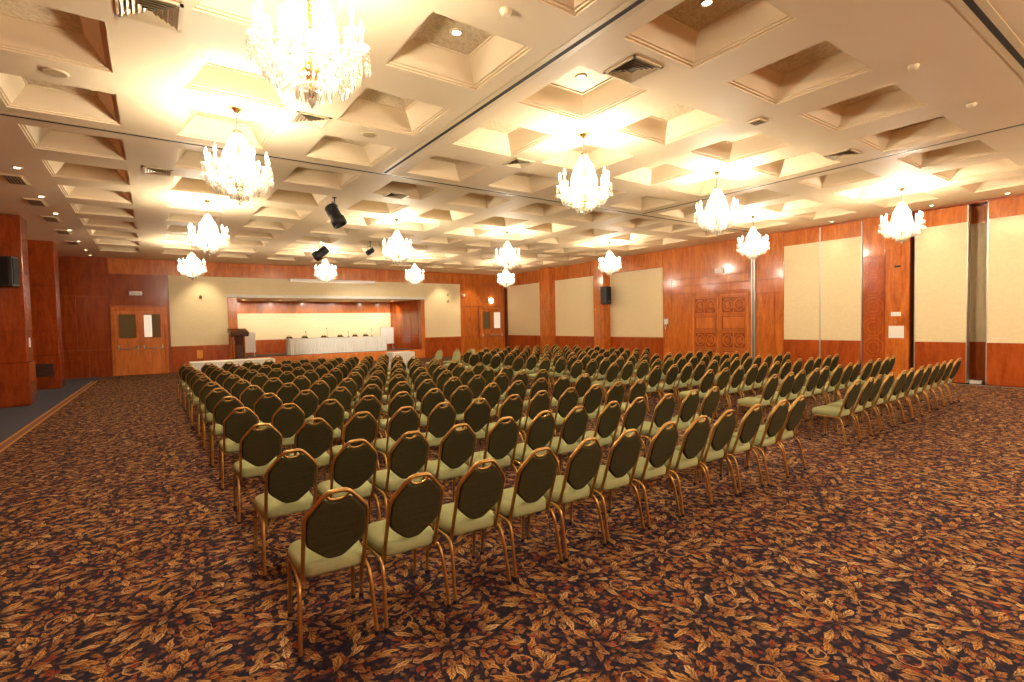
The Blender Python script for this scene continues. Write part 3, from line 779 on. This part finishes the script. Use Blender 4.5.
spotlight(3.18, 10.82, 4.0, .5, -2.18, 1.25, 'black hanging spotlight, biggest of three, left of the ceiling centre')
spotlight(4.42, 16.6, 4.0, -.95, -2.18, 1.3, 'black hanging spotlight right above the chandelier before the stage')
spotlight(5.77, 15.95, 4.05, 1.3, .3, .75, 'black hanging spotlight, smallest of three, facing the room')

# ------------------------------------------------------------------ wall fittings
def fthing(name, label, cat, x, z, group=None):
    return thing(name, label, cat, FW(x, 0, z), math.atan(DS), group)
def lbox(m, x0, x1, y0, y1, z0, z1, mi=0): m.box(x0, x1, y0, y1, z0, z1, mi)
t = fthing('exit_sign', 'small pale exit sign above the left double doors', 'sign', -.46, 3.07)
b = MB(); lbox(b, -.20, .20, -.06, -.02, -.075, .075); b.build('sign_box', M['paper'], t, .006)
M['grey_ink'] = plain('grey ink', (.30, .26, .18), .7)
b = MB(); 
for x0, x1 in ((-.13, -.07), (-.05, .0), (.03, .04), (.06, .13)): lbox(b, x0, x1, -.062, -.06, -.018, .022)
b.build('sign_marks', M['grey_ink'], t)
t = fthing('emergency_light', 'glowing white lamp above the far right doors', 'lamp', 15.25, 2.93)
b = MB(); lbox(b, -.16, .16, -.10, -.02, -.08, .08); b.build('housing', M['white'], t, .01)
b = MB(); b.lathe([(.13, -.03), (.11, .02), (.05, .045), (.005, .05)], n=16); o = b.build('diffuser', M['spot_on'], t); o.data.transform(Matrix.Rotation(PI / 2, 4, 'X')); o.data.transform(Matrix.Translation((0, -.13, 0)))
t = fthing('security_camera', 'small white camera on the wood beside the beige wall', 'camera', 13.55, 3.2)
b = MB(); b.lathe([(.07, -.06), (.08, 0), (.07, .06)], (0, -.08, 0), 12); b.build('body', M['white'], t); b = MB(); b.tube([(0, -.02, .03), (0, -.08, .03)], .015, 6); b.build('bracket', M['white'], t)
for x, z, lab in ((1.62, 2.95, 'small dark bracket on the beige wall right of the doors'), (12.62, 3.2, 'upper small grey box on the beige wall right of the stage'), (12.62, 2.86, 'lower small grey box on the beige wall right of the stage')):
    t = fthing('wall_bracket', lab, 'bracket', x, z); b = MB(); lbox(b, -.05, .05, -.07, -.03, -.06, .06); b.build('plate', M['vent_dark'] if x < 2 else plain('grey box', (.42, .33, .18), .6), t, .006)
    b = MB(); b.tube([(0, -.05, .0), (0, -.10, .02), (0, -.11, .10)], .012, 6); b.build('hook', M['vent_dark'], t)
t = fthing('projection_screen_housing', 'long white screen housing on the wall above the stage', 'screen housing', 6.85, 3.74)
b = MB(); lbox(b, -1.86, 1.86, -.17, -.03, -.06, .06); b.build('case', M['white'], t, .025)
for s in (-1, 1):
    b = MB(); lbox(b, s * 1.88 - .025, s * 1.88 + .025, -.18, -.03, -.07, .07); b.build('end_cap', M['steel'], t, .01)
b = MB(); lbox(b, -1.8, 1.8, -.115, -.095, -.085, -.06); b.build('screen_batten', M['steel'], t)
t = fthing('notice_card', 'orange card fixed on the wainscot left of the lectern', 'card', 1.52, .68)
b = MB(); lbox(b, -.1, .1, -.04, -.031, -.16, .16); b.build('card', M['orange_card'], t); b = MB(); lbox(b, -.11, .11, -.036, -.03, -.17, .17); b.build('backing', M['wood'], t)
def rthing(name, label, cat, s, z, d=.03): return thing(name, label, cat, RW(s, d, z), math.atan(-RS))
def speaker(t, w, h, d):
    b = MB(); lbox(b, -d, 0, -w / 2, w / 2, -h / 2, h / 2); b.build('cabinet', M['black'], t, .012)
t = thing('wall_speaker', 'black loudspeaker on the pilaster of the right wall', 'speaker', (15.72, 15.40, 2.78), .25)
b = MB(); lbox(b, -.19, .19, -.14, .16, -.37, .37); b.build('cabinet', M['black'], t, .015)
b = MB(); lbox(b, -.17, .17, -.152, -.141, -.35, .35); b.build('grille', M['black_grille'], t, .004)
b = MB(); b.lathe([(.05, -.004), (.065, .004)], (0, 0, 0), 16); o = b.build('badge', M['steel'], t); o.data.transform(Matrix.Rotation(PI / 2, 4, 'X')); o.data.transform(Matrix.Scale(.35, 4)); o.data.transform(Matrix.Translation((0, -.153, -.26)))
b = MB(); b.tube([(0, .12, .1), (0, .25, .1)], .03, 8); b.build('bracket', M['black'], t)
t = thing('wall_speaker', 'black loudspeaker on the near left pillar', 'speaker', (-2.62, 15.80, 3.05), -.25)
b = MB(); lbox(b, -.34, .18, -.16, .14, -.33, .33); b.build('cabinet', M['black'], t, .015)
b = MB(); lbox(b, -.32, .12, -.172, -.161, -.31, .31); b.build('grille', M['black_grille'], t, .004)
b = MB(); lbox(b, .181, .192, -.13, .11, -.29, .29); 
b.build('side_vent', M['black_grille'], t)
b = MB(); b.tube([(-.08, .1, .1), (-.08, .24, .1)], .03, 8); b.build('bracket', M['black'], t)
t = rthing('wall_phone', 'white wall phone beside the third beige panel', 'phone', 12.62, 1.62, .02)
b = MB(); lbox(b, -.05, 0, -.09, .09, -.09, .12); b.build('base', M['white'], t, .01)
b = MB(); b.tube([(-.07, -.05, .1), (-.085, -.05, 0), (-.07, -.05, -.1)], .022, 8); b.build('handset', M['white'], t)
b = MB(); b.tube(chaikin([(-.05, -.03, -.09), (-.05, .0, -.22), (-.05, .03, -.34), (-.05, .05, -.16), (-.04, .06, -.07)], 2, False), .008, 6); b.build('cord', M['white'], t)
t = rthing('notice_plate', 'small white plate, upper of two on the plain wood door panel', 'sign', 5.19, 1.735, .031)
b = MB(); lbox(b, -.01, 0, -.11, .11, -.055, .055); b.build('plate', M['paper'], t)
t = rthing('notice_sheet', 'large white notice sheet on the plain wood door panel', 'notice', 5.18, 1.265, .031)
b = MB(); lbox(b, -.01, 0, -.17, .17, -.16, .16); b.build('sheet', M['paper'], t)
t = rthing('door_pictogram', 'tiny grey mark between the two white notices', 'mark', 5.19, 1.53, .031)
b = MB(); lbox(b, -.004, 0, -.04, .04, -.03, .03); b.build('plate', M['wood'], t); b = MB(); b.tube([(-.006, .02, .02), (-.006, -.02, -.02)], .006, 5); b.tube([(-.006, -.02, .02), (-.006, .01, -.01)], .006, 5); b.build('figure', M['grey_ink'], t)
t = rthing('door_latch', 'small dark latch high on the plain wood door panel', 'latch', 5.16, 2.98, .031)
b = MB(); lbox(b, -.03, 0, -.06, .06, -.025, .025); b.build('body', M['black'], t, .004)
t = rthing('exit_sign', 'small pale sign high above the carved double doors', 'sign', 10.35, 3.36, .02)
b = MB(); lbox(b, -.04, 0, -.17, .17, -.09, .09); b.build('sign_box', M['paper'], t, .006)
t = thing('floor_socket_box', 'small white box on the floor of the open recess', 'box', RW(3.62, -.2, .012))
b = MB(); b.box(-.06, .06, -.12, .12, 0, .09); b.build('box', M['white'], t, .01)
t = thing('wall_switch', 'white switch plate on the near left pillar', 'switch', (-2.37, 16.35, 1.45)); b = MB(); b.box(0, .012, -.05, .05, -.11, .11); b.build('plate', M['paper'], t, .003)
b = MB(); b.box(.012, .018, -.02, .02, -.03, .03); b.build('rocker', M['white'], t)
t = thing('pillar_grille', 'dark square grille low on the far left pillar', 'grille', (-2.62, 20.124, .56)); b = MB(); b.box(-.19, .19, -.012, 0, -.19, .19); b.build('backing', M['slot'], t)
b = MB()
for k in range(9): b.box(-.18, .18, -.02, -.012, -.17 + k * .04, -.155 + k * .04)
b.build('slats', plain('brown slats', (.10, .022, .006), .5), t)

# ------------------------------------------------------------------ stage furniture
def skirt(name, x0, x1, y0, y1, z0, z1, label, amp=.012, n=70, group=None):
    t = tag(empty(name, ((x0 + x1) / 2, (y0 + y1) / 2, z0)), label, 'tablecloth', group)
    cx, cy = (x0 + x1) / 2, (y0 + y1) / 2; hx, hy = (x1 - x0) / 2, (y1 - y0) / 2
    per = []; N = n
    for k in range(N): per.append((-hx + 2 * hx * k / N, -hy, 0, -1))
    for k in range(20): per.append((hx, -hy + 2 * hy * k / 20, 1, 0))
    for k in range(N): per.append((hx - 2 * hx * k / N, hy, 0, 1))
    for k in range(20): per.append((-hx, hy - 2 * hy * k / 20, -1, 0))
    zt = z1 - z0; rg = random.Random(2); ph = [rg.uniform(.4, 1.0) * (1 if i % 2 else -1) for i in range(len(per))]
    rings = []
    for z, f in ((.008, 1.0), (zt * .5, .8), (zt * .93, .35), (zt + .002, 0)):
        rings.append([(x + nx * (.012 + amp * f * p), y + ny * (.012 + amp * f * p), z) for (x, y, nx, ny), p in zip(per, ph)])
    b = MB(); b.rings(rings, 0, False, False); b.build('skirt', M['white_cloth'], t)
    b = MB(); b.box(-hx - .012, hx + .012, -hy - .012, hy + .012, zt + .001, zt + .006); b.build('top_cloth', M['white_cloth'], t, .002)
    return t
def table(x0, x1, y0, y1, z0, z1, label):
    t = thing('folding_table', label, 'table', ((x0 + x1) / 2, (y0 + y1) / 2, z0)); hx, hy = (x1 - x0) / 2, (y1 - y0) / 2
    b = MB(); b.box(-hx, hx, -hy, hy, z1 - z0 - .03, z1 - z0 - .002); b.build('tabletop', M['wood_dark'], t)
    for sx in (-1, 1):
        for sy in (-1, 1):
            b = MB(); b.tube([(sx * (hx - .12), sy * (hy - .08), 0), (sx * (hx - .12), sy * (hy - .08), z1 - z0 - .03)], .014, 6); b.build('leg', M['steel'], t)
ST = .43
table(5.02, 9.52, 24.48, 25.08, ST, ST + .72, 'long folding table under the pleated cloth on stage')
skirt('pleated_tablecloth', 5.0, 9.54, 24.46, 25.1, ST, ST + .725, 'white pleated tablecloth over the long table on stage', .035, 100)
table(.86, 2.92, 16.45, 17.25, 0, .75, 'folding table under white cloth at the left end before the stage')
skirt('white_tablecloth', .84, 2.94, 16.43, 17.27, 0, .755, 'white tablecloth on the table behind the leftmost chairs', .01, 60)
table(6.62, 7.36, 16.4, 17.0, 0, .75, 'small folding table under white cloth before the stage')
skirt('white_tablecloth', 6.6, 7.38, 16.38, 17.02, 0, .755, 'small white tablecloth in front of the right half of the stage', .01, 24)
def microphone(x, y, z, label, h=.28):
    t = thing('microphone', label, 'microphone', (x, y, z), 0, 'microphones on the stage table')
    b = MB(); b.lathe([(.055, 0), (.055, .02), (.03, .028)], n=14); b.build('base', M['black'], t)
    b = MB(); b.tube(chaikin([(0, 0, .02), (0, .0, h * .5), (0, .03, h * .85), (0, .07, h)], 2, False), .007, 6); b.build('gooseneck', M['black'], t)
    b = MB(); b.lathe([(.01, -.03), (.02, -.01), (.02, .02), (.006, .035)], (0, .075, h), 10); b.build('head', M['black'], t)
for k, x in enumerate((5.8, 6.75, 7.75, 8.9)):
    microphone(x, 24.75, ST + .732, 'slim black microphone on the white stage table, %s from the left' % ORD[k], (.3, .42, .24, .36)[k])
# lectern
t = thing('lectern', 'dark wooden lectern at the left end of the stage', 'lectern', FW(2.84, .55, ST), .12)
b = MB(); b.box(-.26, .26, -.2, .2, 0, .06); b.build('base', M['wood_dark'], t, .006)
b = MB(); b.rings([[(-w, -d, z), (w, -d, z), (w, d, z), (-w, d, z)] for w, d, z in ((.15, .11, .06), (.13, .10, .55), (.17, .13, .95))], 0, True, False); b.build('pedestal', M['wood_dark'], t)
for s in (-1, 1):
    b = MB(); b.box(s * .20 - .02, s * .20 + .02, -.12, .12, .06, .98); b.build('side_post', M['wood'], t, .004)
b = MB(); b.rings([[(-w, -d, z - d * .0 - .06), (w, -d, z - .06), (w, d, z + .08), (-w, d, z + .08)] for w, d, z in ((.30, .2, .98), (.34, .24, 1.03), (.34, .24, 1.15), (.33, .23, 1.16))], 0, True, False); b.build('slanted_top', M['wood_dark'], t)
b = MB(); b.box(-.30, -.02, .20, .235, 1.16, 1.24); b.build('back_ledge', M['wood_dark'], t)
t = thing('stage_step', 'low wooden step in front of the stage carrying the lectern', 'step', FW(2.9, .55, 0), math.atan(DS))
b = MB(); b.box(-.45, .45, -.4, .45, .03, .40); b.build('body', M['wood_red'], t); b = MB(); b.box(-.47, .47, -.42, .45, .40, .43); b.build('tread', M['wood'], t, .004)
# white boards on stage
for x, d, lab, w, h, z in ((3.55, -1.2, 'white board standing behind the lectern', .62, .85, .62), (10.42, -2.3, 'white board standing at the right end of the stage', .56, .85, .72)):
    t = thing('whiteboard', lab, 'whiteboard', FW(x, d, ST)); 
    b = MB(); b.box(-w, w * .25, -.012, .012, z - ST + .0, z - ST + h); b.build('board', M['paper'], t)
    b = MB()
    for q in ((-w - .02, w * .25 + .02, z - ST - .02, z - ST), (-w - .02, w * .25 + .02, z - ST + h, z - ST + h + .02), (-w - .02, -w, z - ST, z - ST + h), (w * .25, w * .25 + .02, z - ST, z - ST + h)): b.box(q[0], q[1], -.016, .016, q[2], q[3])
    b.build('frame', M['steel'], t)
    for sx in (-w + .05, w * .25 - .05):
        b = MB(); b.tube([(sx, .03, .25), (sx, .05, 0)], .012, 6); b.tube([(sx, .03, .2), (sx, -.2, 0)], .012, 6); b.tube([(sx, .02, .2), (sx, .02, z - ST + h * .5)], .012, 6); b.build('leg', M['steel'], t)
# stage downlights
for k, x in enumerate((3.4, 4.9, 6.4, 7.9, 9.4, 10.4)):
    p = FW(x, -1.9, 2.945); downlight(p[0], p[1], 'downlight in the stage ceiling, %s from the left' % ORD[k], p[2], True, .05, 'downlights in the stage ceiling')
    q = FW(x, -3.0, 1.2); spot((p[0], p[1], p[2] - .03), q, 42, 120, .8, (1, .90, .72))
spot((4.42, 16.6, 3.9), (7.3, 24.5, .9), 1700, 40, .7, (1, .92, .78))  # beam added at a hanging spotlight to brighten the stage tablecloth
spot((5.77, 15.95, 3.95), (8.3, 24.5, .9), 900, 40, .7, (1, .92, .78))  # second added beam, brightens the right half of the same cloth
# wall washers near the far wall
for k, x in enumerate((1.7, 12.2, 13.9)):
    p = FW(x, 1.0, H); downlight(p[0], p[1], 'downlight near the far wall, ' + ('left of the stage', 'right of the stage', 'before the far right doors')[k], H)
    spot((p[0], p[1], H - .03), FW(x, .0, 1.6), 70, 70, .8)

# ------------------------------------------------------------------ camera, world, view
cam = bpy.data.cameras.new('camera'); co = bpy.data.objects.new('camera', cam); COL.objects.link(co)
yaw, pitch, roll, F = 0.6127, -0.0358, -0.0190, 511.04
f = Vector((math.sin(yaw) * math.cos(pitch), math.cos(yaw) * math.cos(pitch), math.sin(pitch)))
r = Vector((math.cos(yaw), -math.sin(yaw), 0)); u = r.cross(f)
r2 = r * math.cos(roll) + u * math.sin(roll); u2 = u * math.cos(roll) - r * math.sin(roll)
co.matrix_world = Matrix(((r2.x, u2.x, -f.x, 0), (r2.y, u2.y, -f.y, 0), (r2.z, u2.z, -f.z, 1.7), (0, 0, 0, 1)))
cam.sensor_width = 36; cam.lens = F / 1024 * 36; cam.clip_start = .05; cam.clip_end = 200
scene.camera = co
wd = bpy.data.worlds.new('world'); scene.world = wd; wd.use_nodes = True
wd.node_tree.nodes['Background'].inputs[0].default_value = C(1, .8, .55); wd.node_tree.nodes['Background'].inputs[1].default_value = .02
vs = scene.view_settings; vs.view_transform = 'Standard'; vs.look = 'None'; vs.gamma = 1.0; vs.exposure = 1.2; vs.use_curve_mapping = False
cy = scene.cycles; cy.use_denoising = True; cy.max_bounces = 6; cy.diffuse_bounces = 4; cy.glossy_bounces = 3; cy.transmission_bounces = 3; cy.transparent_max_bounces = 12
cy.sample_clamp_indirect = 6.0; cy.caustics_reflective = False; cy.caustics_refractive = False
